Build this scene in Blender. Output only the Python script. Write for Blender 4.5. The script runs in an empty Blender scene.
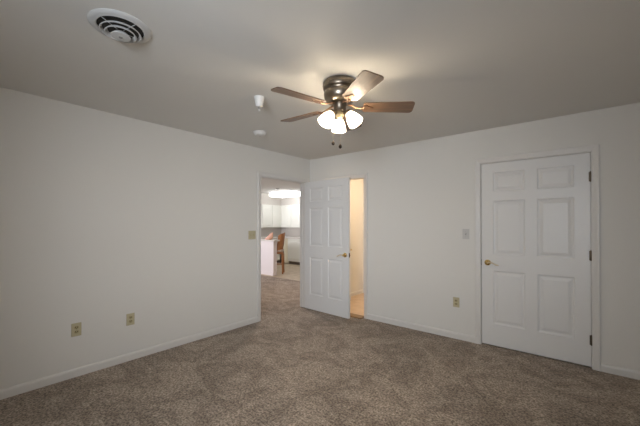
import bpy, bmesh, math, random
from mathutils import Vector, Matrix
random.seed(7)
S = bpy.context.scene
COL = S.collection
PI = math.pi
R = math.radians

# ------------------------------------------------------------------ camera
cam_d = bpy.data.cameras.new('camera')
cam_d.sensor_fit = 'HORIZONTAL'
cam_d.sensor_width = 36.0
cam_d.lens = 36.0 * 313.0 / 640.0
cam_d.shift_y = 8.8 / 640.0
cam_d.clip_start = 0.02
cam = bpy.data.objects.new('camera', cam_d)
COL.objects.link(cam)
CX, CY, CZ = 3.486, 0.0, 1.368
YAW = 39.8
cam.location = (CX, CY, CZ)
cam.rotation_euler = (R(90 + 0.4), 0, R(YAW))
S.camera = cam

# ------------------------------------------------------------------ world, light, exposure
wd = bpy.data.worlds.new('world')
S.world = wd
wd.use_nodes = True
bgn = wd.node_tree.nodes['Background']
bgn.inputs[0].default_value = (0.62, 0.78, 1.0, 1)
bgn.inputs[1].default_value = 0.6
S.view_settings.view_transform = 'Standard'
S.view_settings.look = 'None'
S.view_settings.gamma = 1.0
S.view_settings.use_curve_mapping = False
S.view_settings.exposure = 1.13
SHADE_GLOW = 1.4
BULB_GLOW = 170.0
KITCHEN_GLOW = 2.4


def area(name, loc, rot, sx, sy, power, color):
    l = bpy.data.lights.new(name, 'AREA')
    l.shape = 'RECTANGLE'
    l.size = sx
    l.size_y = sy
    l.energy = power
    l.color = color
    o = bpy.data.objects.new(name, l)
    o.location = loc
    o.rotation_euler = rot
    COL.objects.link(o)
    return o


# daylight through the unseen rear window, aimed and narrowed to brighten the far corner
area('bedroom_daylight_fill', (3.95, -1.55, 1.55), (R(88), 0, R(33)), 1.25, 1.25, 52, (0.85, 0.915, 1.0)).data.spread = R(115)
# added fill for kitchen and bar, shining through an added, unseen living room window
area('living_fill', (-3.8, 0.72, 1.5), (R(90), 0, 0), 1.4, 1.3, 25, (0.97, 0.95, 1.0)).data.spread = R(85)
# added fill disc for the hallway carpet, unseen above the doorway's head
hl = area('hall_fill', (-1.15, 4.25, 2.425), (0, 0, 0), 0.28, 0.28, 13, (1.0, 0.86, 0.78))
hl.data.shape = 'DISK'


def point(name, loc, power, color, rad):
    l = bpy.data.lights.new(name, 'POINT')
    l.energy = power
    l.color = color
    l.shadow_soft_size = rad
    o = bpy.data.objects.new(name, l)
    o.location = loc
    COL.objects.link(o)


# bathroom ceiling lamp behind the back wall
point('bathroom_lamp_light', (1.35, 4.75, 2.2), 15, (1.0, 0.76, 0.52), 0.08)


# ------------------------------------------------------------------ materials
def mat(name, color, rough=0.5, metal=0.0, spec=0.5, coat=0.0):
    m = bpy.data.materials.new(name)
    m.use_nodes = True
    b = m.node_tree.nodes['Principled BSDF']
    b.inputs['Base Color'].default_value = (*color, 1)
    b.inputs['Roughness'].default_value = rough
    b.inputs['Metallic'].default_value = metal
    b.inputs['Specular IOR Level'].default_value = spec
    b.inputs['Coat Weight'].default_value = coat
    return m


def noise_bump(m, scale, strength, dist, detail=3.0, colors=None, cscale=None, mix=None):
    nt = m.node_tree
    b = nt.nodes['Principled BSDF']
    tc = nt.nodes.new('ShaderNodeTexCoord')
    n = nt.nodes.new('ShaderNodeTexNoise')
    n.inputs['Scale'].default_value = scale
    n.inputs['Detail'].default_value = detail
    nt.links.new(tc.outputs['Object'], n.inputs['Vector'])
    bp = nt.nodes.new('ShaderNodeBump')
    bp.inputs['Strength'].default_value = strength
    bp.inputs['Distance'].default_value = dist
    nt.links.new(n.outputs['Fac'], bp.inputs['Height'])
    nt.links.new(bp.outputs['Normal'], b.inputs['Normal'])
    if colors:
        n2 = nt.nodes.new('ShaderNodeTexNoise')
        n2.inputs['Scale'].default_value = cscale or scale
        n2.inputs['Detail'].default_value = 2.0
        nt.links.new(tc.outputs['Object'], n2.inputs['Vector'])
        cr = nt.nodes.new('ShaderNodeValToRGB')
        cr.color_ramp.elements[0].position = 0.35
        cr.color_ramp.elements[1].position = 0.65
        cr.color_ramp.elements[0].color = (*colors[0], 1)
        cr.color_ramp.elements[1].color = (*colors[1], 1)
        nt.links.new(n2.outputs['Fac'], cr.inputs['Fac'])
        nt.links.new(cr.outputs['Color'], b.inputs['Base Color'])
    return m


def wood(name, c0, c1, rough=0.35, coat=0.3, axis=0):
    m = mat(name, c0, rough, coat=coat)
    nt = m.node_tree
    b = nt.nodes['Principled BSDF']
    tc = nt.nodes.new('ShaderNodeTexCoord')
    mp = nt.nodes.new('ShaderNodeMapping')
    sc = [60, 60, 60]
    sc[axis] = 4
    mp.inputs['Scale'].default_value = sc
    n = nt.nodes.new('ShaderNodeTexNoise')
    n.inputs['Scale'].default_value = 1.0
    n.inputs['Detail'].default_value = 4.0
    cr = nt.nodes.new('ShaderNodeValToRGB')
    cr.color_ramp.elements[0].position = 0.3
    cr.color_ramp.elements[1].position = 0.7
    cr.color_ramp.elements[0].color = (*c0, 1)
    cr.color_ramp.elements[1].color = (*c1, 1)
    nt.links.new(tc.outputs['Object'], mp.inputs['Vector'])
    nt.links.new(mp.outputs['Vector'], n.inputs['Vector'])
    nt.links.new(n.outputs['Fac'], cr.inputs['Fac'])
    nt.links.new(cr.outputs['Color'], b.inputs['Base Color'])
    return m


def glow(name, color, strength, base=(0.9, 0.9, 0.88)):
    m = mat(name, base, 0.4)
    b = m.node_tree.nodes['Principled BSDF']
    b.inputs['Emission Color'].default_value = (*color, 1)
    b.inputs['Emission Strength'].default_value = strength
    return m


def carpet_mat():
    m = mat('carpet', (0.25, 0.21, 0.18), 1.0, spec=0.05)
    nt = m.node_tree
    b = nt.nodes['Principled BSDF']
    b.inputs['Sheen Weight'].default_value = 0.15
    tc = nt.nodes.new('ShaderNodeTexCoord')
    L = nt.links.new

    def noise(scale, detail, rough=0.5, dist=0.0):
        n = nt.nodes.new('ShaderNodeTexNoise')
        n.inputs['Scale'].default_value = scale
        n.inputs['Detail'].default_value = detail
        n.inputs['Roughness'].default_value = rough
        n.inputs['Distortion'].default_value = dist
        L(tc.outputs['Object'], n.inputs['Vector'])
        return n

    def ramp(n, p0, p1, c0, c1):
        cr = nt.nodes.new('ShaderNodeValToRGB')
        cr.color_ramp.elements[0].position = p0
        cr.color_ramp.elements[1].position = p1
        cr.color_ramp.elements[0].color = (*c0, 1)
        cr.color_ramp.elements[1].color = (*c1, 1)
        L(n.outputs['Fac'], cr.inputs['Fac'])
        return cr

    def mul(a, bb):
        mx = nt.nodes.new('ShaderNodeMix')
        mx.data_type = 'RGBA'
        mx.blend_type = 'MULTIPLY'
        mx.inputs[0].default_value = 1.0
        L(a, mx.inputs[6])
        L(bb, mx.inputs[7])
        return mx.outputs[2]
    tuft = ramp(noise(62, 3, 0.7), 0.38, 0.62, (0.17, 0.130, 0.100), (0.56, 0.465, 0.375))
    clump = ramp(noise(22, 3, 0.6), 0.35, 0.65, (0.78, 0.78, 0.78), (1.1, 1.1, 1.1))
    nap = ramp(noise(2.3, 4, 0.6, 1.8), 0.40, 0.58, (0.78, 0.765, 0.755), (1.13, 1.13, 1.13))
    col = mul(mul(tuft.outputs['Color'], clump.outputs['Color']), nap.outputs['Color'])
    L(col, b.inputs['Base Color'])
    bp = nt.nodes.new('ShaderNodeBump')
    bp.inputs['Strength'].default_value = 0.8
    bp.inputs['Distance'].default_value = 0.012
    L(noise(90, 4, 0.7).outputs['Fac'], bp.inputs['Height'])
    L(bp.outputs['Normal'], b.inputs['Normal'])
    return m


M = {}
M['wall'] = noise_bump(mat('wall_paint', (0.735, 0.714, 0.672), 0.6, spec=0.3), 160, 0.05, 0.002)
M['ceiling'] = noise_bump(mat('ceiling_paint', (0.75, 0.735, 0.70), 0.8, spec=0.2), 220, 0.06, 0.002)
M['trim'] = mat('trim_paint', (0.71, 0.685, 0.65), 0.4)
M['door'] = mat('door_paint', (0.75, 0.738, 0.72), 0.38)
M['carpet'] = carpet_mat()
M['brass'] = mat('polished_brass', (0.83, 0.60, 0.24), 0.16, 1.0)
M['nickel'] = mat('satin_brass_lever', (0.72, 0.62, 0.44), 0.28, 1.0)
M['hinge'] = noise_bump(mat('hinge_bronze', (0.13, 0.10, 0.07), 0.45, 0.8), 300, 0.05, 0.001)
M['dark'] = mat('slot_dark', (0.02, 0.018, 0.015), 0.7)
M['almond'] = mat('almond_plastic', (0.52, 0.46, 0.30), 0.4)
M['almond2'] = mat('almond_plastic_insert', (0.42, 0.35, 0.19), 0.4)
M['greyplate'] = mat('pale_grey_plastic', (0.58, 0.565, 0.54), 0.4)
M['white_plastic'] = mat('white_plastic', (0.72, 0.71, 0.69), 0.4)
M['vent'] = mat('vent_enamel', (0.62, 0.62, 0.61), 0.4)
M['pewter'] = noise_bump(mat('antique_pewter', (0.30, 0.25, 0.19), 0.32, 1.0), 40, 0.03, 0.002,
                         colors=((0.24, 0.20, 0.155), (0.30, 0.255, 0.20)), cscale=9)
M['copper'] = mat('antique_copper', (0.24, 0.14, 0.085), 0.5, 0.85)
M['blade'] = wood('walnut_blade', (0.10, 0.050, 0.023), (0.20, 0.108, 0.055), 0.5, 0.9, axis=0)
M['blade'].node_tree.nodes['Principled BSDF'].inputs['Coat Roughness'].default_value = 0.55
M['shade'] = glow('lit_frosted_glass', (1.0, 0.80, 0.56), SHADE_GLOW)
_nt = M['shade'].node_tree            # thin frosted glass lets part of the bulb's light straight through
_tr = _nt.nodes.new('ShaderNodeBsdfTransparent')
_mx = _nt.nodes.new('ShaderNodeMixShader')
_mx.inputs[0].default_value = 0.45
_nt.links.new(_nt.nodes['Principled BSDF'].outputs[0], _mx.inputs[1])
_nt.links.new(_tr.outputs[0], _mx.inputs[2])
_nt.links.new(_mx.outputs[0], _nt.nodes['Material Output'].inputs['Surface'])
M['bulb'] = glow('lit_bulb', (1.0, 0.84, 0.62), BULB_GLOW)
M['chain'] = mat('pull_chain_brass', (0.6, 0.5, 0.33), 0.35, 0.9)
M['fob'] = wood('dark_wood_fob', (0.012, 0.007, 0.005), (0.022, 0.012, 0.008), 0.6, 0.0)
M['fob'].node_tree.nodes['Principled BSDF'].inputs['Specular IOR Level'].default_value = 0.1
M['threshold'] = wood('threshold_wood', (0.14, 0.07, 0.025), (0.34, 0.20, 0.08), 0.4, 0.3, axis=0)
M['vinyl'] = noise_bump(mat('beige_vinyl', (0.52, 0.42, 0.30), 0.45), 60, 0.04, 0.002,
                        colors=((0.46, 0.37, 0.26), (0.56, 0.46, 0.34)), cscale=7)
M['bathfloor'] = noise_bump(mat('tan_vinyl', (0.62, 0.47, 0.34), 0.45), 60, 0.04, 0.002,
                            colors=((0.58, 0.44, 0.32), (0.66, 0.51, 0.38)), cscale=7)
M['cabinet'] = mat('white_cabinet_lacquer', (0.78, 0.78, 0.72), 0.4)
M['cream'] = mat('cream_cabinet_lacquer', (0.72, 0.66, 0.50), 0.45)
M['panel'] = mat('bar_panel_paint', (0.80, 0.74, 0.74), 0.5)
M['counter'] = noise_bump(mat('pale_laminate', (0.68, 0.64, 0.60), 0.35), 200, 0.02, 0.001,
                          colors=((0.62, 0.58, 0.54), (0.72, 0.68, 0.64)), cscale=60)
M['backsplash_shaded'] = noise_bump(mat('backsplash_shaded_paint', (0.60, 0.565, 0.52), 0.5), 120, 0.05, 0.002)  # wall colour darkened to carry the shade around the upper cabinets
M['toekick'] = mat('toe_kick', (0.12, 0.09, 0.07), 0.7)
M['fixture'] = glow('lit_acrylic_diffuser', (0.97, 0.98, 1.0), KITCHEN_GLOW)
M['stool'] = wood('honey_oak', (0.30, 0.125, 0.045), (0.46, 0.21, 0.085), 0.4, 0.3, axis=2)
M['cushion'] = noise_bump(mat('beige_seat_fabric', (0.60, 0.50, 0.40), 0.9), 120, 0.3, 0.003,
                          colors=((0.45, 0.34, 0.26), (0.70, 0.62, 0.54)), cscale=25)
M['ornament'] = noise_bump(mat('pinkish_tan', (0.62, 0.33, 0.26), 0.6), 40, 0.2, 0.004,
                           colors=((0.66, 0.36, 0.30), (0.66, 0.42, 0.26)), cscale=8)
M['metalgrey'] = mat('grey_plastic', (0.28, 0.27, 0.25), 0.4)


def pane_mat():
    m = bpy.data.materials.new('window_glass')
    m.use_nodes = True
    nt = m.node_tree
    out = nt.nodes['Material Output']
    nt.nodes.remove(nt.nodes['Principled BSDF'])
    t = nt.nodes.new('ShaderNodeBsdfTransparent')
    g = nt.nodes.new('ShaderNodeBsdfGlossy')
    g.inputs['Roughness'].default_value = 0.02
    mx = nt.nodes.new('ShaderNodeMixShader')
    mx.inputs[0].default_value = 0.06
    nt.links.new(t.outputs[0], mx.inputs[1])
    nt.links.new(g.outputs[0], mx.inputs[2])
    nt.links.new(mx.outputs[0], out.inputs['Surface'])
    return m


M['pane'] = pane_mat()


# ------------------------------------------------------------------ mesh helpers
def box(bm, x0, x1, y0, y1, z0, z1, bev=0.0, mtx=None):
    v = [bm.verts.new(p) for p in ((x0, y0, z0), (x1, y0, z0), (x1, y1, z0), (x0, y1, z0),
                                   (x0, y0, z1), (x1, y0, z1), (x1, y1, z1), (x0, y1, z1))]
    f = [bm.faces.new([v[i] for i in q]) for q in
         ((3, 2, 1, 0), (4, 5, 6, 7), (0, 1, 5, 4), (1, 2, 6, 5), (2, 3, 7, 6), (3, 0, 4, 7))]
    vs = v
    if bev > 0:
        es = set()
        for q in f:
            es.update(q.edges)
        r = bmesh.ops.bevel(bm, geom=list(es), offset=bev, segments=2, profile=0.5, affect='EDGES')
        vs = list({w for w in r['verts']} | {w for w in v if w.is_valid})
    if mtx:
        bmesh.ops.transform(bm, matrix=mtx, verts=vs)
    return vs


def lathe(bm, prof, seg=32, mtx=None, cap0=True, cap1=True):
    """profile of (radius, z) turned about z"""
    rings = []
    for r, z in prof:
        rings.append([bm.verts.new((r * math.cos(2 * PI * k / seg), r * math.sin(2 * PI * k / seg), z)) for k in range(seg)])
    for a, b in zip(rings, rings[1:]):
        for k in range(seg):
            bm.faces.new((a[k], a[(k + 1) % seg], b[(k + 1) % seg], b[k]))
    if cap0:
        bm.faces.new(list(reversed(rings[0])))
    if cap1:
        bm.faces.new(rings[-1])
    vs = [v for r in rings for v in r]
    if mtx:
        bmesh.ops.transform(bm, matrix=mtx, verts=vs)
    return vs


def tube(bm, pts, rad, seg=10, flat=1.0):
    """round bar along a polyline; rad is a number or one number per point"""
    pts = [Vector(p) for p in pts]
    rads = rad if isinstance(rad, (list, tuple)) else [rad] * len(pts)
    rings = []
    up = Vector((0, 0, 1))
    for i, p in enumerate(pts):
        d = (pts[min(i + 1, len(pts) - 1)] - pts[max(i - 1, 0)]).normalized()
        ref = up if abs(d.dot(up)) < 0.95 else Vector((1, 0, 0))
        s = d.cross(ref).normalized()
        t = s.cross(d).normalized()
        rings.append([bm.verts.new(p + s * (rads[i] * math.cos(2 * PI * k / seg)) + t * (rads[i] * flat * math.sin(2 * PI * k / seg)))
                      for k in range(seg)])
    for a, b in zip(rings, rings[1:]):
        for k in range(seg):
            bm.faces.new((a[k], a[(k + 1) % seg], b[(k + 1) % seg], b[k]))
    bm.faces.new(list(reversed(rings[0])))
    bm.faces.new(rings[-1])
    return [v for r in rings for v in r]


def prism(bm, outline, z0, z1, mtx=None):
    a = [bm.verts.new((x, y, z0)) for x, y in outline]
    b = [bm.verts.new((x, y, z1)) for x, y in outline]
    n = len(outline)
    bm.faces.new(list(reversed(a)))
    bm.faces.new(b)
    for k in range(n):
        bm.faces.new((a[k], a[(k + 1) % n], b[(k + 1) % n], b[k]))
    if mtx:
        bmesh.ops.transform(bm, matrix=mtx, verts=a + b)
    return a + b


def obj(name, bm, m, parent=None, smooth=False, loc=None):
    bmesh.ops.recalc_face_normals(bm, faces=bm.faces)
    me = bpy.data.meshes.new(name)
    bm.to_mesh(me)
    bm.free()
    me.materials.append(m)
    if smooth:
        me.polygons.foreach_set('use_smooth', [True] * len(me.polygons))
        try:
            me.set_sharp_from_angle(angle=R(40))
        except Exception:
            pass
    o = bpy.data.objects.new(name, me)
    COL.objects.link(o)
    if parent:
        o.parent = parent
    if loc:
        o.location = loc
    return o


def tag(o, label, cat, group=None):
    o['label'] = label
    o['category'] = cat
    if group:
        o['group'] = group
    return o


def thing(name, label, cat, loc=(0, 0, 0), rz=0.0, group=None):
    o = bpy.data.objects.new(name, None)
    o.empty_display_size = 0.1
    COL.objects.link(o)
    o.location = loc
    o.rotation_euler = (0, 0, rz)
    return tag(o, label, cat, group)


def struct(name, bm, m, parent=None, smooth=False):
    o = obj(name, bm, m, parent, smooth)
    if parent is None:
        o['kind'] = 'structure'
    return o


def struct_empty(name, loc=(0, 0, 0), rz=0.0):
    o = bpy.data.objects.new(name, None)
    o.empty_display_size = 0.1
    COL.objects.link(o)
    o.location = loc
    o.rotation_euler = (0, 0, rz)
    o['kind'] = 'structure'
    return o


# ------------------------------------------------------------------ room shell
D = 3.921          # back wall plane
XR, YF = 4.75, -0.8
H = 2.44
T = 0.10
OL0, OL1 = 2.876, 3.79       # doorway in the left wall (clear opening)
OB0, OB1 = 0.31, 1.055        # doorway in the back wall
CD0, CD1 = -0.872 + CX, 0.070 + CX   # closed door leaf
HD = 2.045
J = 0.02                      # jamb thickness

bm = bmesh.new()
box(bm, -5.4, XR + T, YF - T, 5.45, -0.08, 0.0)
struct('floor', bm, M['carpet'])
bm = bmesh.new()
box(bm, -5.4, 0.0, 5.45, 8.35, -0.08, 0.0)
struct('floor.001', bm, M['vinyl'])
bm = bmesh.new()
box(bm, 0.16, 2.3, D + 0.06, 5.32, 0.0, 0.006)
struct('floor.002', bm, M['bathfloor'])
bm = bmesh.new()
box(bm, -5.4, XR + T, YF - T, 8.35, H, H + 0.1)
struct('ceiling', bm, M['ceiling'])

bm = bmesh.new()
box(bm, -T, 0, YF - T, OL0 - J, 0, H)
box(bm, -T, 0, OL0 - J, OL1 + J, HD + J, H)
box(bm, -T, 0, OL1 + J, 5.45, 0, H)
struct('wall_left', bm, M['wall'])
bm = bmesh.new()
box(bm, 0, OB0 - J, D, D + T, 0, H)
box(bm, OB0 - J, OB1 + J, D, D + T, HD + J, H)
box(bm, OB1 + J, CD0 - 0.022, D, D + T, 0, H)
box(bm, CD0 - 0.022, CD1 + 0.022, D, D + T, 2.07, H)
box(bm, CD1 + 0.022, XR + T, D, D + T, 0, H)
struct('wall_back', bm, M['wall'])
bm = bmesh.new()
box(bm, XR, XR + T, YF - T, D, 0, H)
struct('wall_right', bm, M['wall'])
WX0, WX1, WZ0, WZ1 = 2.85, 3.8, 0.85, 2.1
bm = bmesh.new()
box(bm, 0, WX0, YF - T, YF, 0, H)
box(bm, WX1, XR, YF - T, YF, 0, H)
box(bm, WX0, WX1, YF - T, YF, 0, WZ0)
box(bm, WX0, WX1, YF - T, YF, WZ1, H)
struct('wall_front', bm, M['wall'])
# unseen bedroom window behind the camera, its opening cut to shape the daylight
w = struct_empty('window_1', (0, 0, 0))
bm = bmesh.new()
for a in ((WX0, WX0 + 0.05, WZ0, WZ1), (WX1 - 0.05, WX1, WZ0, WZ1), (WX0 + 0.05, WX1 - 0.05, WZ0, WZ0 + 0.05),
          (WX0 + 0.05, WX1 - 0.05, WZ1 - 0.05, WZ1), (WX0 + 0.05, WX1 - 0.05, 1.455, 1.495)):
    box(bm, a[0], a[1], YF - 0.09, YF - 0.03, a[2], a[3])
obj('window_frame', bm, M['trim'], w)
bm = bmesh.new()
box(bm, WX0 + 0.05, WX1 - 0.05, YF - 0.065, YF - 0.06, WZ0 + 0.05, WZ1 - 0.05)
obj('pane', bm, M['pane'], w)

# the living room and kitchen beyond the left wall, the bathroom behind the back wall
bm = bmesh.new()
box(bm, -5.4, -5.2, 0.86, 8.35, 0, H)
struct('wall_west', bm, M['backsplash_shaded'])
bm = bmesh.new()
box(bm, -5.2, 0.16, 8.15, 8.35, 0, H)
struct('wall_north', bm, M['backsplash_shaded'])
bm = bmesh.new()
box(bm, -5.2, -4.6, 0.86, 0.98, 0, H)
box(bm, -3.0, -T, 0.86, 0.98, 0, H)
box(bm, -4.6, -3.0, 0.86, 0.98, 0, 0.8)
box(bm, -4.6, -3.0, 0.86, 0.98, 2.15, H)
struct('wall_south', bm, M['wall'])
w = struct_empty('added_window_2', (0, 0, 0))  # unseen window, added for the kitchen fill to shine through
bm = bmesh.new()
for a in ((-4.6, -4.55, 0.8, 2.15), (-3.05, -3.0, 0.8, 2.15), (-4.55, -3.05, 0.8, 0.85), (-4.55, -3.05, 2.1, 2.15), (-3.82, -3.78, 0.85, 2.1)):
    box(bm, a[0], a[1], 0.89, 0.95, a[2], a[3])
obj('window_frame', bm, M['trim'], w)
bm = bmesh.new()
box(bm, -4.55, -3.05, 0.915, 0.92, 0.85, 2.1)
obj('pane', bm, M['pane'], w)
bm = bmesh.new()
box(bm, 0.0, 0.16, D + T, 8.15, 0, H)
struct('wall_hall', bm, M['wall'])
bm = bmesh.new()
box(bm, 0.16, 2.3, 5.32, 5.44, 0, H)
struct('wall_bathroom', bm, M['wall'])
bm = bmesh.new()
box(bm, 2.3, 2.42, D + T, 5.44, 0, H)
struct('wall_bathroom_right', bm, M['wall'])
# wooden threshold strip in the bathroom doorway
bm = bmesh.new()
box(bm, OB0, OB1, D - 0.085, D + 0.055, 0, 0.012, 0.004)
struct('trim_5', bm, M['threshold'])

# ---- baseboards: board with an eased top edge
BB = 0.075


def base_run(bm, p, q, n):
    """baseboard from p to q against a wall whose inward normal is n"""
    p, q, n = Vector((*p, 0)), Vector((*q, 0)), Vector((*n, 0))
    prof = [(0, 0), (0.014, 0), (0.014, BB - 0.022), (0.011, BB - 0.010), (0.006, BB - 0.003), (0, BB)]
    a = [bm.verts.new(p + n * d + Vector((0, 0, z))) for d, z in prof]
    b = [bm.verts.new(q + n * d + Vector((0, 0, z))) for d, z in prof]
    k = len(prof)
    bm.faces.new(a)
    bm.faces.new(list(reversed(b)))
    for i in range(k):
        bm.faces.new((a[i], b[i], b[(i + 1) % k], a[(i + 1) % k]))


CW = 0.06   # casing width
bm = bmesh.new()
base_run(bm, (0, YF), (0, OL0 - CW), (1, 0))
base_run(bm, (0, OL1 + CW), (0, D), (1, 0))
struct('baseboard_left', bm, M['trim'])
bm = bmesh.new()
base_run(bm, (OB1 + CW, D), (CD0 - 0.004 - CW, D), (0, -1))
base_run(bm, (CD1 + 0.004 + CW, D), (XR, D), (0, -1))
struct('baseboard_back', bm, M['trim'])
bm = bmesh.new()
base_run(bm, (XR, YF), (XR, D), (-1, 0))
struct('baseboard_right', bm, M['trim'])
bm = bmesh.new()
base_run(bm, (0.16, D + T), (0.16, 5.32), (1, 0))
base_run(bm, (0.16, 5.32), (2.3, 5.32), (0, -1))
struct('baseboard_bathroom', bm, M['trim'])


# ---- casings: moulded boards on the wall face; local u along wall, n out of wall
def casing(bm, u0, u1, top, mtx, cw=CW):
    prof = [(0.0, 0.0), (0.0, 0.006), (0.006, 0.010), (0.022, 0.012), (0.040, 0.017), (cw - 0.004, 0.018), (cw, 0.014), (cw, 0.0)]
    pts = []
    for off, dep in prof:      # mitred ring: left bottom, left top, right top, right bottom
        pts.append([(u0 - off, dep, 0.0), (u0 - off, dep, top + off), (u1 + off, dep, top + off), (u1 + off, dep, 0.0)])
    vs = [[bm.verts.new(mtx @ Vector(p)) for p in ring] for ring in pts]
    for a, b in zip(vs, vs[1:]):
        for i in range(3):
            bm.faces.new((a[i], a[i + 1], b[i + 1], b[i]))
    for e in (0, 3):
        bm.faces.new([r[e] for r in vs])


ML = Matrix(((0, 1, 0, 0), (1, 0, 0, 0), (0, 0, 1, 0), (0, 0, 0, 1)))            # u->y, n->+x (left wall)
MB_ = Matrix(((1, 0, 0, 0), (0, -1, 0, D), (0, 0, 1, 0), (0, 0, 0, 1)))          # u->x, n->-y (back wall)
bm = bmesh.new()
casing(bm, OL0 - 0.004, OL1 + 0.004, HD + 0.004, ML)
box(bm, -T - 0.005, 0.0, OL0 - J, OL0, 0, HD)                 # jamb lining
box(bm, -T - 0.005, 0.0, OL1, OL1 + J, 0, HD)
box(bm, -T - 0.005, 0.0, OL0 - J, OL1 + J, HD, HD + J)
box(bm, -0.075, -0.04, OL0, OL0 + 0.008, 0, HD)                # door stop
box(bm, -0.075, -0.04, OL1 - 0.008, OL1, 0, HD)
box(bm, -0.075, -0.04, OL0 + 0.008, OL1 - 0.008, HD - 0.008, HD)
struct('trim_1', bm, M['trim'])
bm = bmesh.new()
casing(bm, OB0 - 0.004, OB1 + 0.004, HD + 0.004, MB_)
box(bm, OB0 - J, OB0, D, D + T + 0.005, 0, HD)
box(bm, OB1, OB1 + J, D, D + T + 0.005, 0, HD)
box(bm, OB0 - J, OB1 + J, D, D + T + 0.005, HD, HD + J)
struct('trim_2', bm, M['trim'])
bm = bmesh.new()
casing(bm, CD0 - 0.006, CD1 + 0.006, 2.055, MB_)
box(bm, CD0 - 0.022, CD0 - 0.004, D, D + T, 0, 2.05)
box(bm, CD1 + 0.004, CD1 + 0.022, D, D + T, 0, 2.05)
box(bm, CD0 - 0.022, CD1 + 0.022, D, D + T, 2.05, 2.07)
box(bm, CD0 - 0.004, CD1 + 0.004, D + 0.05, D + 0.085, 0.0, 2.05)   # stop strip and dark void closed behind
struct('trim_3', bm, M['trim'])


# ------------------------------------------------------------------ six panel doors
def panel_leaf(bm, W, Hh, th):
    """slab from x 0..W, y 0..th, z 0..Hh with six moulded raised panels on both faces"""
    s, mid = 0.125 * W, 0.115 * W
    pw = (W - 2 * s - mid) / 2
    xs = [0, s, s + pw, s + pw + mid, W - s, W]
    f = Hh / 2.03
    zs = [0, 0.235 * f, 0.83 * f, 1.01 * f, 1.61 * f, 1.71 * f, 1.925 * f, Hh]
    steps = [(0.0, 0.0), (0.008, 0.007), (0.020, 0.009), (0.028, 0.0075), (0.050, 0.002)]
    for face in (0, 1):
        def P(x, d, z):
            return (x, d if face == 0 else th - d, z)
        grid = {}
        for i, x in enumerate(xs):
            for k, z in enumerate(zs):
                grid[i, k] = bm.verts.new(P(x, 0, z))
        for i in range(5):
            for k in range(7):
                corner = [grid[i, k], grid[i + 1, k], grid[i + 1, k + 1], grid[i, k + 1]]
                if i in (1, 3) and k in (1, 3, 5):
                    prev = corner
                    for ins, dep in steps[1:]:
                        cur = [bm.verts.new(P(x, dep, z)) for x, z in
                               ((xs[i] + ins, zs[k] + ins), (xs[i + 1] - ins, zs[k] + ins),
                                (xs[i + 1] - ins, zs[k + 1] - ins), (xs[i] + ins, zs[k + 1] - ins))]
                        for q in range(4):
                            bm.faces.new((prev[q], prev[(q + 1) % 4], cur[(q + 1) % 4], cur[q]))
                        prev = cur
                    bm.faces.new(prev)
                else:
                    bm.faces.new(corner)
    bm.faces.ensure_lookup_table()
    for x0, x1, z0, z1 in ((0, 0, 0, Hh), (W, W, 0, Hh)):
        v = [bm.verts.new(p) for p in ((x0, 0, z0), (x0, th, z0), (x0, th, z1), (x0, 0, z1))]
        bm.faces.new(v)
    for z in (0, Hh):
        v = [bm.verts.new(p) for p in ((0, 0, z), (W, 0, z), (W, th, z), (0, th, z))]
        bm.faces.new(v)
    bmesh.ops.remove_doubles(bm, verts=bm.verts, dist=0.0002)


def lever(parent, x, z, th, side, direction, name='door_handle'):
    """lever handle on one face; side -1 = y<0 face, +1 = y>th face; direction = +-1 along x"""
    y = 0 if side < 0 else th
    bm = bmesh.new()
    mt = Matrix.Translation((x, y, z)) @ Matrix.Rotation(R(90) if side < 0 else R(-90), 4, 'X')
    lathe(bm, [(0.033, 0), (0.033, 0.004), (0.028, 0.010), (0.016, 0.013), (0.0125, 0.018), (0.0125, 0.045), (0.015, 0.050), (0.012, 0.058)], 24, mt)
    o = obj(name, bm, M['brass'], parent, True)
    bm = bmesh.new()
    yo = y + side * 0.048
    pts = [(x, yo, z)]
    for k in range(1, 9):
        t = k / 8
        pts.append((x + direction * 0.118 * t, yo + side * 0.006 * math.sin(t * PI), z + 0.010 * math.sin(t * PI * 1.6) - 0.010 * t))
    tube(bm, pts, [0.0105, 0.010, 0.009, 0.0085, 0.0085, 0.0085, 0.009, 0.0095, 0.006], 12, 0.8)
    obj('lever', bm, M['nickel'], o, True)
    return o


def hinge(parent, x, y, z):
    bm = bmesh.new()
    lathe(bm, [(0.0, -0.052), (0.005, -0.050), (0.0075, -0.046), (0.0075, 0.046), (0.005, 0.050), (0.0, 0.052)], 12,
          Matrix.Translation((x, y, z)), False, False)
    box(bm, x - 0.014, x + 0.012, y + 0.004, y + 0.0075, z - 0.045, z + 0.045)
    return obj('hinge', bm, M['hinge'], parent, True)


# closed door
DW = CD1 - CD0
d1 = struct_empty('door_1', (CD0, D + 0.010, 0.018))
bm = bmesh.new()
panel_leaf(bm, DW, 2.03, 0.035)
obj('leaf', bm, M['door'], d1)
lever(d1, 0.062, 0.915, 0.035, -1, 1)
for hz in (0.25, 1.05, 1.80):
    hinge(d1, DW + 0.004, -0.012, hz)
bm = bmesh.new()
box(bm, -0.0035, -0.0005, -0.004, 0.03, 0.88, 0.95)
obj('strike_plate', bm, M['hinge'], d1)

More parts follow.
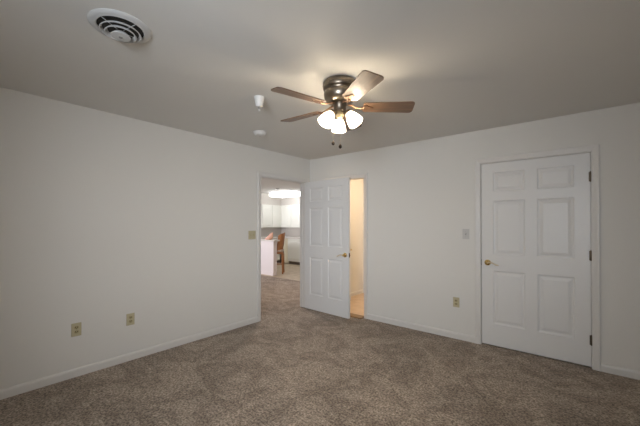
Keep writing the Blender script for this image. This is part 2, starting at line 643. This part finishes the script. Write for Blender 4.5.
# open door, swung into the room in front of the back wall
LW = 0.885
ang = math.atan2(3.70 - 3.742, LW)
d2 = struct_empty('door_2', (0.052, 3.742, 0.014), ang)
bm = bmesh.new()
panel_leaf(bm, LW, 2.025, 0.035)
obj('leaf', bm, M['door'], d2)
lever(d2, LW - 0.065, 0.905, 0.035, -1, -1)
lever(d2, LW - 0.065, 0.905, 0.035, 1, -1)
bm = bmesh.new()
box(bm, LW, LW + 0.002, 0.006, 0.029, 0.875, 0.935)
tube(bm, [(LW, 0.0175, 0.905), (LW + 0.011, 0.0175, 0.905)], 0.008, 10)
obj('latch_plate', bm, M['hinge'], d2)
for hz in (0.22, 1.02, 1.80):
    bm = bmesh.new()
    lathe(bm, [(0.0, -0.052), (0.007, -0.047), (0.007, 0.047), (0.0, 0.052)], 12, Matrix.Translation((-0.012, 0.028, hz)), False, False)
    box(bm, -0.012, 0.0, 0.012, 0.0155, hz - 0.045, hz + 0.045)
    obj('hinge', bm, M['hinge'], d2, True)

# bathroom door folded back inside the bathroom
d3 = struct_empty('door_3', (OB0 + 0.005, D + T + 0.015, 0.014), R(90))
bm = bmesh.new()
panel_leaf(bm, 0.635, 2.02, 0.035)
obj('leaf', bm, M['door'], d3)
lever(d3, 0.57, 0.90, 0.035, -1, -1)


# ------------------------------------------------------------------ wall plates
def outlet(label, loc, rz, m, m2, grp):
    t = thing('wall_outlet', label, 'outlet', loc, rz, grp)
    bm = bmesh.new()
    box(bm, -0.037, 0.037, -0.006, 0, -0.059, 0.059, 0.0025)
    obj('cover_plate', bm, m, t)
    for s in (-1, 1):
        bm = bmesh.new()
        out = [(0.017 * math.cos(a), max(-0.0135, min(0.0135, 0.017 * math.sin(a)))) for a in [2 * PI * k / 24 for k in range(24)]]
        prism(bm, out, 0.0055, 0.0085, Matrix.Translation((0, 0, s * 0.0195)) @ Matrix.Rotation(R(90), 4, 'X'))
        rc = obj('receptacle', bm, m2, t)
        bm = bmesh.new()
        for dx, hh in ((-0.0065, 0.0062), (0.0065, 0.0052)):
            box(bm, dx - 0.0021, dx + 0.0021, -0.0090, -0.0084, s * 0.0195 + 0.002 - hh, s * 0.0195 + 0.002 + hh)
        tube(bm, [(0, -0.0084, s * 0.0195 - 0.008), (0, -0.0090, s * 0.0195 - 0.008)], 0.0027, 8)
        obj('slot', bm, M['dark'], rc)
    bm = bmesh.new()
    tube(bm, [(0, -0.005, 0), (0, -0.0075, 0)], 0.003, 10)
    obj('screw', bm, m2, t)
    return t


LEFT = R(90)     # local -y faces +x
outlet('almond wall outlet on the left wall, nearer the left edge of the photo', (0, 0.764, 0.42), LEFT, M['almond'], M['almond2'], 'outlets on the left wall')
outlet('almond wall outlet with two dark slots, nearer the open doorway on the left wall', (0, 1.204, 0.41), LEFT, M['almond'], M['almond2'], 'outlets on the left wall')
outlet('small almond wall outlet low on the back wall beside the closed door', (CX - 1.147, D, 0.434), 0, M['almond'], M['almond2'], None)


def switch(label, loc, rz, n, m, m2):
    t = thing('light_switch', label, 'light switch', loc, rz)
    hw = 0.037 + 0.023 * (n - 1)
    bm = bmesh.new()
    box(bm, -hw, hw, -0.006, 0, -0.059, 0.059, 0.0025)
    obj('cover_plate', bm, m, t)
    for k in range(n):
        x = (k - (n - 1) / 2) * 0.046
        bm = bmesh.new()
        box(bm, x - 0.006, x + 0.006, -0.0068, -0.0055, -0.0125, 0.0125)
        sl = obj('toggle_slot', bm, m2, t)
        bm = bmesh.new()
        up = 1 if k == 0 else -1
        tube(bm, [(x, -0.005, 0), (x, -0.012, up * 0.006), (x, -0.017, up * 0.010)], [0.0048, 0.0042, 0.0038], 8)
        obj('toggle', bm, m, sl, True)
        for s in (-1, 1):
            bm = bmesh.new()
            tube(bm, [(x, -0.005, s * 0.030), (x, -0.0072, s * 0.030)], 0.0028, 8)
            obj('screw', bm, m2, t)
    return t


switch('almond double toggle switch plate beside the open doorway on the left wall', (0, 2.717, 1.216), LEFT, 2, M['almond'], M['almond2'])
switch('pale grey single switch plate on the back wall left of the closed door', (CX - 1.037, D, 1.25), 0, 1, M['greyplate'], M['metalgrey'])

# ------------------------------------------------------------------ ceiling vent
v = thing('ceiling_vent', 'round white ceiling vent of concentric rings near the left wall', 'vent', (1.569, 0.609, H))
bm = bmesh.new()
lathe(bm, [(0.112, 0.0), (0.147, 0.0), (0.149, -0.003), (0.144, -0.008), (0.128, -0.012), (0.114, -0.015), (0.109, -0.012)], 56, None, False, False)
obj('outer_flange', bm, M['vent'], v, True)
bm = bmesh.new()
lathe(bm, [(0.0, -0.001), (0.113, -0.001), (0.113, -0.0035), (0.0, -0.0035)], 48, None, False, False)
obj('duct_shade_disc', bm, M['dark'], v)  # near-black disc stands in for the shade inside the duct
for ra, rb, z0, z1 in ((0.085, 0.094, -0.022, -0.034), (0.061, 0.071, -0.030, -0.044)):
    bm = bmesh.new()
    lathe(bm, [(ra, z0), (rb, z1), (rb + 0.004, z1 + 0.002), (ra + 0.004, z0)], 48, None, False, False)
    obj('cone_ring', bm, M['vent'], v, True)
bm = bmesh.new()
lathe(bm, [(0.034, -0.038), (0.047, -0.052), (0.046, -0.055), (0.012, -0.057), (0.0, -0.057)], 40, None, True, False)
cd = obj('center_cone', bm, M['vent'], v, True)
bm = bmesh.new()
lathe(bm, [(0.010, -0.056), (0.009, -0.060), (0.004, -0.061)], 16)
obj('screw', bm, M['metalgrey'], cd, True)
for k in range(4):
    a = k * PI / 2 + 0.35
    bm = bmesh.new()
    tube(bm, [(0.02 * math.cos(a), 0.02 * math.sin(a), -0.024), (0.112 * math.cos(a), 0.112 * math.sin(a), -0.010)], 0.0018, 6)
    obj('spoke', bm, M['vent'], v)

# ------------------------------------------------------------------ ceiling devices
s = thing('motion_sensor', 'white tapered ceiling sensor with small dark tip left of the fan', 'sensor', (CX - 2.085, 1.70, H))
bm = bmesh.new()
lathe(bm, [(0.044, 0), (0.044, -0.008), (0.040, -0.016), (0.036, -0.040), (0.030, -0.075), (0.027, -0.082), (0.0, -0.083)], 32, None, True, False)
obj('housing', bm, M['white_plastic'], s, True)
bm = bmesh.new()
lathe(bm, [(0.012, -0.082), (0.011, -0.094), (0.006, -0.098)], 16)
n_ = obj('sensor_tip', bm, M['metalgrey'], s, True)
bm = bmesh.new()
lathe(bm, [(0.004, -0.098), (0.004, -0.112), (0.012, -0.113), (0.012, -0.116), (0.0, -0.116)], 16, None, True, False)
obj('disc', bm, M['white_plastic'], n_, True)

s = thing('smoke_detector', 'round white smoke detector on the ceiling above the open doorway', 'smoke detector', (CX - 2.873, 2.355, H))
bm = bmesh.new()
lathe(bm, [(0.076, 0), (0.076, -0.014), (0.070, -0.018)], 40)
obj('base', bm, M['white_plastic'], s, True)
bm = bmesh.new()
lathe(bm, [(0.068, -0.018), (0.068, -0.026), (0.060, -0.036), (0.040, -0.042), (0.0, -0.043)], 40, None, True, False)
c_ = obj('cover', bm, M['white_plastic'], s, True)
bm = bmesh.new()
lathe(bm, [(0.014, -0.041), (0.013, -0.046), (0.003, -0.047)], 16)
obj('test_button', bm, M['greyplate'], c_, True)

# ------------------------------------------------------------------ ceiling fan
FX, FY = 2.091, 1.908
fan = thing('ceiling_fan', 'five-blade ceiling fan with dark walnut blades and three lit glass shades', 'ceiling fan', (FX, FY, H), R(YAW))
# local axes: +x is across the view, +y away from it; z measured down from the ceiling
bm = bmesh.new()
lathe(bm, [(0.118, 0.0), (0.124, -0.006), (0.128, -0.018), (0.128, -0.050), (0.124, -0.060), (0.114, -0.066),
           (0.112, -0.074), (0.118, -0.080), (0.121, -0.094), (0.118, -0.120), (0.106, -0.142), (0.088, -0.158), (0.066, -0.166), (0.0, -0.167)], 56, None, True, False)
mh = obj('motor_housing', bm, M['pewter'], fan, True)
bm = bmesh.new()
lathe(bm, [(0.1265, -0.030), (0.1300, -0.034), (0.1265, -0.038)], 56, None, False, False)
obj('trim_ring', bm, M['pewter'], mh, True)
bm = bmesh.new()
lathe(bm, [(0.050, -0.166), (0.052, -0.176), (0.046, -0.190), (0.046, -0.214), (0.052, -0.220), (0.052, -0.228), (0.040, -0.236), (0.0, -0.237)], 40, None, True, False)
obj('switch_housing', bm, M['pewter'], fan, True)


def blade_outline():
    r0, r1 = 0.175, 0.560
    w0, w1 = 0.058, 0.071
    pts = []
    cr = 0.028
    for a in range(0, 7):                      # tip corners, rounded
        t = a / 6 * PI / 2
        pts.append((r1 - cr + cr * math.sin(t) - 0.006, -w1 + cr - cr * math.cos(t)))
    for a in range(0, 7):
        t = a / 6 * PI / 2
        pts.append((r1 - cr + cr * math.cos(t), w1 - cr + cr * math.sin(t)))
    cr = 0.02
    for a in range(0, 5):
        t = a / 4 * PI / 2
        pts.append((r0 + cr - cr * math.sin(t), w0 - cr + cr * math.cos(t)))
    for a in range(0, 5):
        t = a / 4 * PI / 2
        pts.append((r0 + cr - cr * math.cos(t), -w0 + cr - cr * math.sin(t)))
    return pts


PITCH = R(-12)
ZB = -0.190
for k in range(5):
    a = R(72 * k)
    rot = Matrix.Rotation(a, 4, 'Z')
    bm = bmesh.new()
    vs = prism(bm, blade_outline(), -0.0035, 0.0035)
    bl = obj('blade', bm, M['blade'], fan)
    bl.matrix_local = rot @ Matrix.Translation((0, 0, ZB)) @ Matrix.Rotation(PITCH, 4, 'X')
    # iron: arm up to the motor and a trefoil plate screwed under the blade (blade space)
    bm = bmesh.new()
    tube(bm, [(0.060, 0.0, 0.018), (0.090, 0.0, 0.014), (0.120, 0.012, 0.000), (0.150, 0.006, -0.007), (0.182, 0.0, -0.008)],
         [0.011, 0.009, 0.007, 0.008, 0.012], 10, 0.7)
    out = []
    for q in range(36):
        t = 2 * PI * q / 36
        rr = 0.026 + 0.009 * math.cos(3 * t)
        out.append((0.205 + 1.35 * rr * math.cos(t), 1.15 * rr * math.sin(t)))
    prism(bm, out, -0.0085, -0.0038)
    ir = obj('blade_iron', bm, M['copper'], bl, True)
    for sx, sy in ((0.242, 0.0), (0.190, 0.024), (0.190, -0.024)):
        bm = bmesh.new()
        lathe(bm, [(0.005, -0.0085), (0.0045, -0.0105), (0.0, -0.011)], 10, Matrix.Translation((sx, sy, 0)), True, False)
        sc_ = obj('screw', bm, M['pewter'], bl, True)

# light kit
bm = bmesh.new()
lathe(bm, [(0.030, -0.236), (0.034, -0.242), (0.034, -0.256), (0.024, -0.266), (0.012, -0.270), (0.010, -0.276), (0.014, -0.283), (0.010, -0.291), (0.0, -0.294)], 28, None, True, False)
fit = obj('light_fitter', bm, M['chain'], fan, True)
TILT = R(35)
for k in range(3):
    a = R(90 + 120 * k)
    ca, sa = math.cos(a), math.sin(a)
    ax = Vector((ca * math.sin(TILT), sa * math.sin(TILT), -math.cos(TILT)))
    nk = Vector((ca * 0.074, sa * 0.074, -0.246))
    bm = bmesh.new()
    p0 = Vector((ca * 0.026, sa * 0.026, -0.248))
    p1 = Vector((ca * 0.052, sa * 0.052, -0.236))
    tube(bm, [p0, p1, nk - ax * 0.022, nk - ax * 0.010], 0.007, 10)
    mt = Matrix.Translation(nk) @ Vector((0, 0, 1)).rotation_difference(ax).to_matrix().to_4x4()
    lathe(bm, [(0.010, -0.022), (0.026, -0.016), (0.031, -0.004), (0.031, 0.008)], 24, mt, True, False)
    obj('lamp_arm', bm, M['pewter'], fan, True)
    bm = bmesh.new()
    outp = [(0.026, 0.000), (0.028, 0.010), (0.036, 0.026), (0.045, 0.046), (0.051, 0.066), (0.055, 0.086), (0.059, 0.102)]
    inp = [(r - 0.003, z) for r, z in reversed(outp)]
    lathe(bm, outp + inp, 32, mt, False, False)
    sh = obj('lamp_shade', bm, M['shade'], fan, True)
    bm = bmesh.new()
    lathe(bm, [(0.012, 0.004), (0.013, 0.022), (0.022, 0.042), (0.027, 0.060), (0.024, 0.076), (0.012, 0.086), (0.0, 0.088)], 20, mt, True, False)
    obj('bulb', bm, M['bulb'], sh, True)
# pull chains with dark wooden fobs
for x, y, zb, zt in ((-0.050, 0.0, -0.462, -0.205), (0.000, -0.052, -0.500, -0.222)):
    bm = bmesh.new()
    tube(bm, [(x * 0.9, y * 0.9, zt), (x, y, zt - 0.02), (x, y, zb + 0.02)], 0.0008, 6)
    ch = obj('pull_chain', bm, M['chain'], fan)
    bm = bmesh.new()
    lathe(bm, [(0.002, 0.019), (0.005, 0.016), (0.0115, 0.004), (0.0120, -0.004), (0.008, -0.013), (0.0, -0.016)], 16, Matrix.Translation((x, y, zb)), True, False)
    obj('fob', bm, M['fob'], ch, True)

# ------------------------------------------------------------------ kitchen beyond the left doorway
CABC = 'kitchen cabinet'


def arch_panel(bm, x0, x1, z0, z1, y, arch=True):
    """raised cathedral panel moulding on a cabinet front facing -y"""
    n = 10
    pts = [(x0, z0), (x1, z0)]
    for k in range(n + 1):
        t = k / n
        x = x1 + (x0 - x1) * t
        z = z1 - (0.05 * (1 - math.sin(t * PI)) if arch else 0)
        pts.append((x, z))
    a = [bm.verts.new((x, y, z)) for x, z in pts]
    cx, cz = (x0 + x1) / 2, (z0 + z1) / 2
    b = [bm.verts.new((x + math.copysign(0.014, cx - x), y - 0.006, z + math.copysign(0.014, cz - z))) for x, z in pts]
    m = len(pts)
    for k in range(m):
        bm.faces.new((a[k], a[(k + 1) % m], b[(k + 1) % m], b[k]))
    bm.faces.new(b)


def cabinet(name, label, loc, rz, w, h, d, doors, m, toe=0.0, grp=None, panel_arch=True, drawer=0.0):
    t = thing(name, label, CABC, loc, rz, grp)
    bm = bmesh.new()
    box(bm, 0, w, 0, d, toe, h, 0.002)
    obj('cabinet_body', bm, m, t)
    if toe:
        bm = bmesh.new()
        box(bm, 0.0, w, 0.06, d, 0, toe)
        obj('toe_kick', bm, M['toekick'], t)
    dw = w / doors
    for k in range(doors):
        bm = bmesh.new()
        box(bm, k * dw + 0.008, (k + 1) * dw - 0.008, -0.02, -0.001, toe + 0.02, h - 0.02 - drawer, 0.002)
        arch_panel(bm, k * dw + 0.06, (k + 1) * dw - 0.06, toe + 0.08, h - 0.07 - drawer, -0.0205, panel_arch)
        dr = obj('cabinet_door', bm, m, t)
    return t


# upper cabinets: left run faces +x, right run faces -y
cabinet('upper_cabinet', 'white double-door upper cabinet on the far kitchen wall, left of the corner', (-4.9, 6.96, 1.24), LEFT, 0.90, 0.80, 0.272, 2, M['cabinet'], grp='kitchen upper cabinets')
cabinet('upper_cabinet', 'white upper cabinet right of the kitchen corner above the counter', (-4.88, 7.85, 1.24), 0, 0.50, 0.80, 0.272, 1, M['cabinet'], grp='kitchen upper cabinets')
cabinet('upper_cabinet', 'white upper cabinet next to the open bedroom door edge in the kitchen', (-4.38, 7.85, 1.24), 0, 0.90, 0.80, 0.272, 2, M['cabinet'], grp='kitchen upper cabinets')
# base units
cabinet('base_cabinet', 'plain cream base cabinet in the kitchen behind the bar stool', (-4.58, 7.60, 0), 0, 0.345, 0.87, 0.52, 1, M['cream'], 0.02, panel_arch=False)
bc = cabinet('base_cabinet', 'white base cabinet with arched front panel right of the bar stool', (-4.235, 7.55, 0), 0, 0.66, 0.87, 0.57, 1, M['cabinet'], 0.10)
cabinet('base_cabinet', 'white base cabinets along the kitchen wall behind the breakfast bar', (-4.6, 6.5, 0), LEFT, 1.0, 0.87, 0.57, 2, M['cabinet'], 0.10, panel_arch=False)
bm = bmesh.new()
box(bm, -5.2, -3.55, 7.52, 8.15, 0.87, 0.91, 0.004)
box(bm, -5.2, -4.57, 6.5, 7.52, 0.87, 0.91, 0.004)
tag(obj('worktop', bm, M['counter']), 'pale kitchen worktop on the base cabinets under the upper cabinets', 'worktop')
# soffit above the upper cabinets, its shade put into a greyer colour
bm = bmesh.new()
box(bm, -5.2, -4.915, 6.5, 8.15, 2.04, H)
box(bm, -4.915, -3.4, 7.865, 8.15, 2.04, H)
struct('trim_4', bm, M['backsplash_shaded'])

# breakfast bar
t = thing('breakfast_bar', 'white panelled breakfast bar standing at the edge of the kitchen floor', 'breakfast bar', (-3.5, 5.62, 0))
bm = bmesh.new()
box(bm, -0.75, 0.75, -0.055, 0.065, 0, 0.905)
obj('bar_panel', bm, M['panel'], t)
bm = bmesh.new()
box(bm, -0.75, 0.757, -0.068, -0.055, 0, 0.08, 0.003)
obj('bar_baseboard', bm, M['panel'], t)
bm = bmesh.new()
box(bm, -0.80, 0.80, -0.085, 0.13, 0.905, 0.945, 0.006)
obj('bar_top', bm, M['counter'], t)

# pinkish ornament on the bar
bm = bmesh.new()
prof = []
for k in range(9):
    u = k / 8
    rz_ = 0.018 + 0.055 * math.sin(min(1, u * 1.05) * PI * 0.5) * (1 - 0.35 * max(0, u - 0.7) / 0.3)
    prof.append((u, rz_))
rings = []
for u, r in prof:
    ring = []
    for q in range(14):
        an = 2 * PI * q / 14
        ring.append(bm.verts.new((-0.12 + 0.22 * u, 0.8 * r * math.cos(an), max(0.0, r * 0.6 + 0.085 * u * u + r * math.sin(an) * (1 + 0.5 * u)))))
    rings.append(ring)
for a_, b_ in zip(rings, rings[1:]):
    for q in range(14):
        bm.faces.new((a_[q], a_[(q + 1) % 14], b_[(q + 1) % 14], b_[q]))
bm.faces.new(rings[0])
bm.faces.new(list(reversed(rings[-1])))
o = obj('ornament', bm, M['ornament'], None, True, (-2.99, 5.63, 0.945))
o.rotation_euler = (0, 0, R(YAW))
tag(o, 'small pinkish tan ornament on top of the breakfast bar', 'ornament')

# bar stool tucked in behind the bar, its back to the right
st = thing('bar_stool', 'honey oak bar stool with beige seat and curved back by the bar', 'bar stool', (-3.0, 5.94, 0), R(YAW))
# local x across view (back at +x), y away
bm = bmesh.new()
box(bm, -0.17, 0.17, -0.16, 0.16, 0.545, 0.600, 0.012)
obj('seat_frame', bm, M['stool'], st)
bm = bmesh.new()
box(bm, -0.175, 0.165, -0.165, 0.165, 0.600, 0.665, 0.025)
obj('seat', bm, M['cushion'], st, True)
for sx in (-1, 1):
    for sy in (-1, 1):
        bm = bmesh.new()
        pts = [(sx * 0.145, sy * 0.135, 0.55), (sx * 0.150, sy * 0.139, 0.30), (sx * 0.155, sy * 0.142, 0.12), (sx * 0.158, sy * 0.145, 0.0)]
        tube(bm, pts, [0.028, 0.025, 0.019, 0.022], 12)
        obj('leg', bm, M['stool'], st, True)
for (p, q) in (((-0.150, -0.14, 0.22), (-0.150, 0.14, 0.22)), ((-0.150, -0.139, 0.26), (0.150, -0.139, 0.26)), ((-0.150, 0.139, 0.26), (0.150, 0.139, 0.26))):
    bm = bmesh.new()
    tube(bm, [p, q], 0.011, 8)
    obj('stretcher', bm, M['stool'], st, True)
bm = bmesh.new()
N, K = 14, 10
g = {}
for side in (0, 1):
    for i in range(N + 1):
        a = R(-105 + 210 * i / N)
        for k in range(K + 1):
            u = k / K
            z = 0.655 + u * (0.48 - 0.08 * (abs(a) / R(105)) ** 2 * 1.0)
            rr = 0.165 + (0.022 if side else 0.0)
            g[side, i, k] = bm.verts.new((0.015 + 0.065 * u + (rr - 0.03) * math.cos(a) * 0.9, (rr - 0.01) * math.sin(a), z))
for i in range(N):
    for k in range(K):
        for side in (0, 1):
            bm.faces.new((g[side, i, k], g[side, i + 1, k], g[side, i + 1, k + 1], g[side, i, k + 1]))
for k in range(K):
    for i in (0, N):
        bm.faces.new((g[0, i, k], g[1, i, k], g[1, i, k + 1], g[0, i, k + 1]))
for i in range(N):
    for k in (0, K):
        bm.faces.new((g[0, i, k], g[1, i, k], g[1, i + 1, k], g[0, i + 1, k]))
obj('backrest', bm, M['stool'], st, True)

# kitchen fluorescent ceiling light
t = thing('kitchen_ceiling_light', 'long bright white fluorescent light box on the kitchen ceiling', 'ceiling light', (-3.95, 7.2, H))
bm = bmesh.new()
box(bm, -0.54, 0.54, -0.34, 0.34, -0.03, 0.0, 0.004)
obj('light_frame', bm, M['white_plastic'], t)
bm = bmesh.new()
box(bm, -0.52, 0.52, -0.32, 0.32, -0.17, -0.03, 0.05)
obj('diffuser', bm, M['fixture'], t, True)
t = thing('ceiling_sensor', 'small dark grey sensor on the kitchen ceiling before the bright light box', 'sensor', (-3.52, 6.42, H))
bm = bmesh.new()
lathe(bm, [(0.060, 0), (0.060, -0.010), (0.045, -0.022)], 24)
obj('base', bm, M['metalgrey'], t, True)
bm = bmesh.new()
lathe(bm, [(0.040, -0.022), (0.034, -0.036), (0.015, -0.043), (0.0, -0.044)], 24, None, True, False)
obj('dome', bm, M['metalgrey'], t, True)
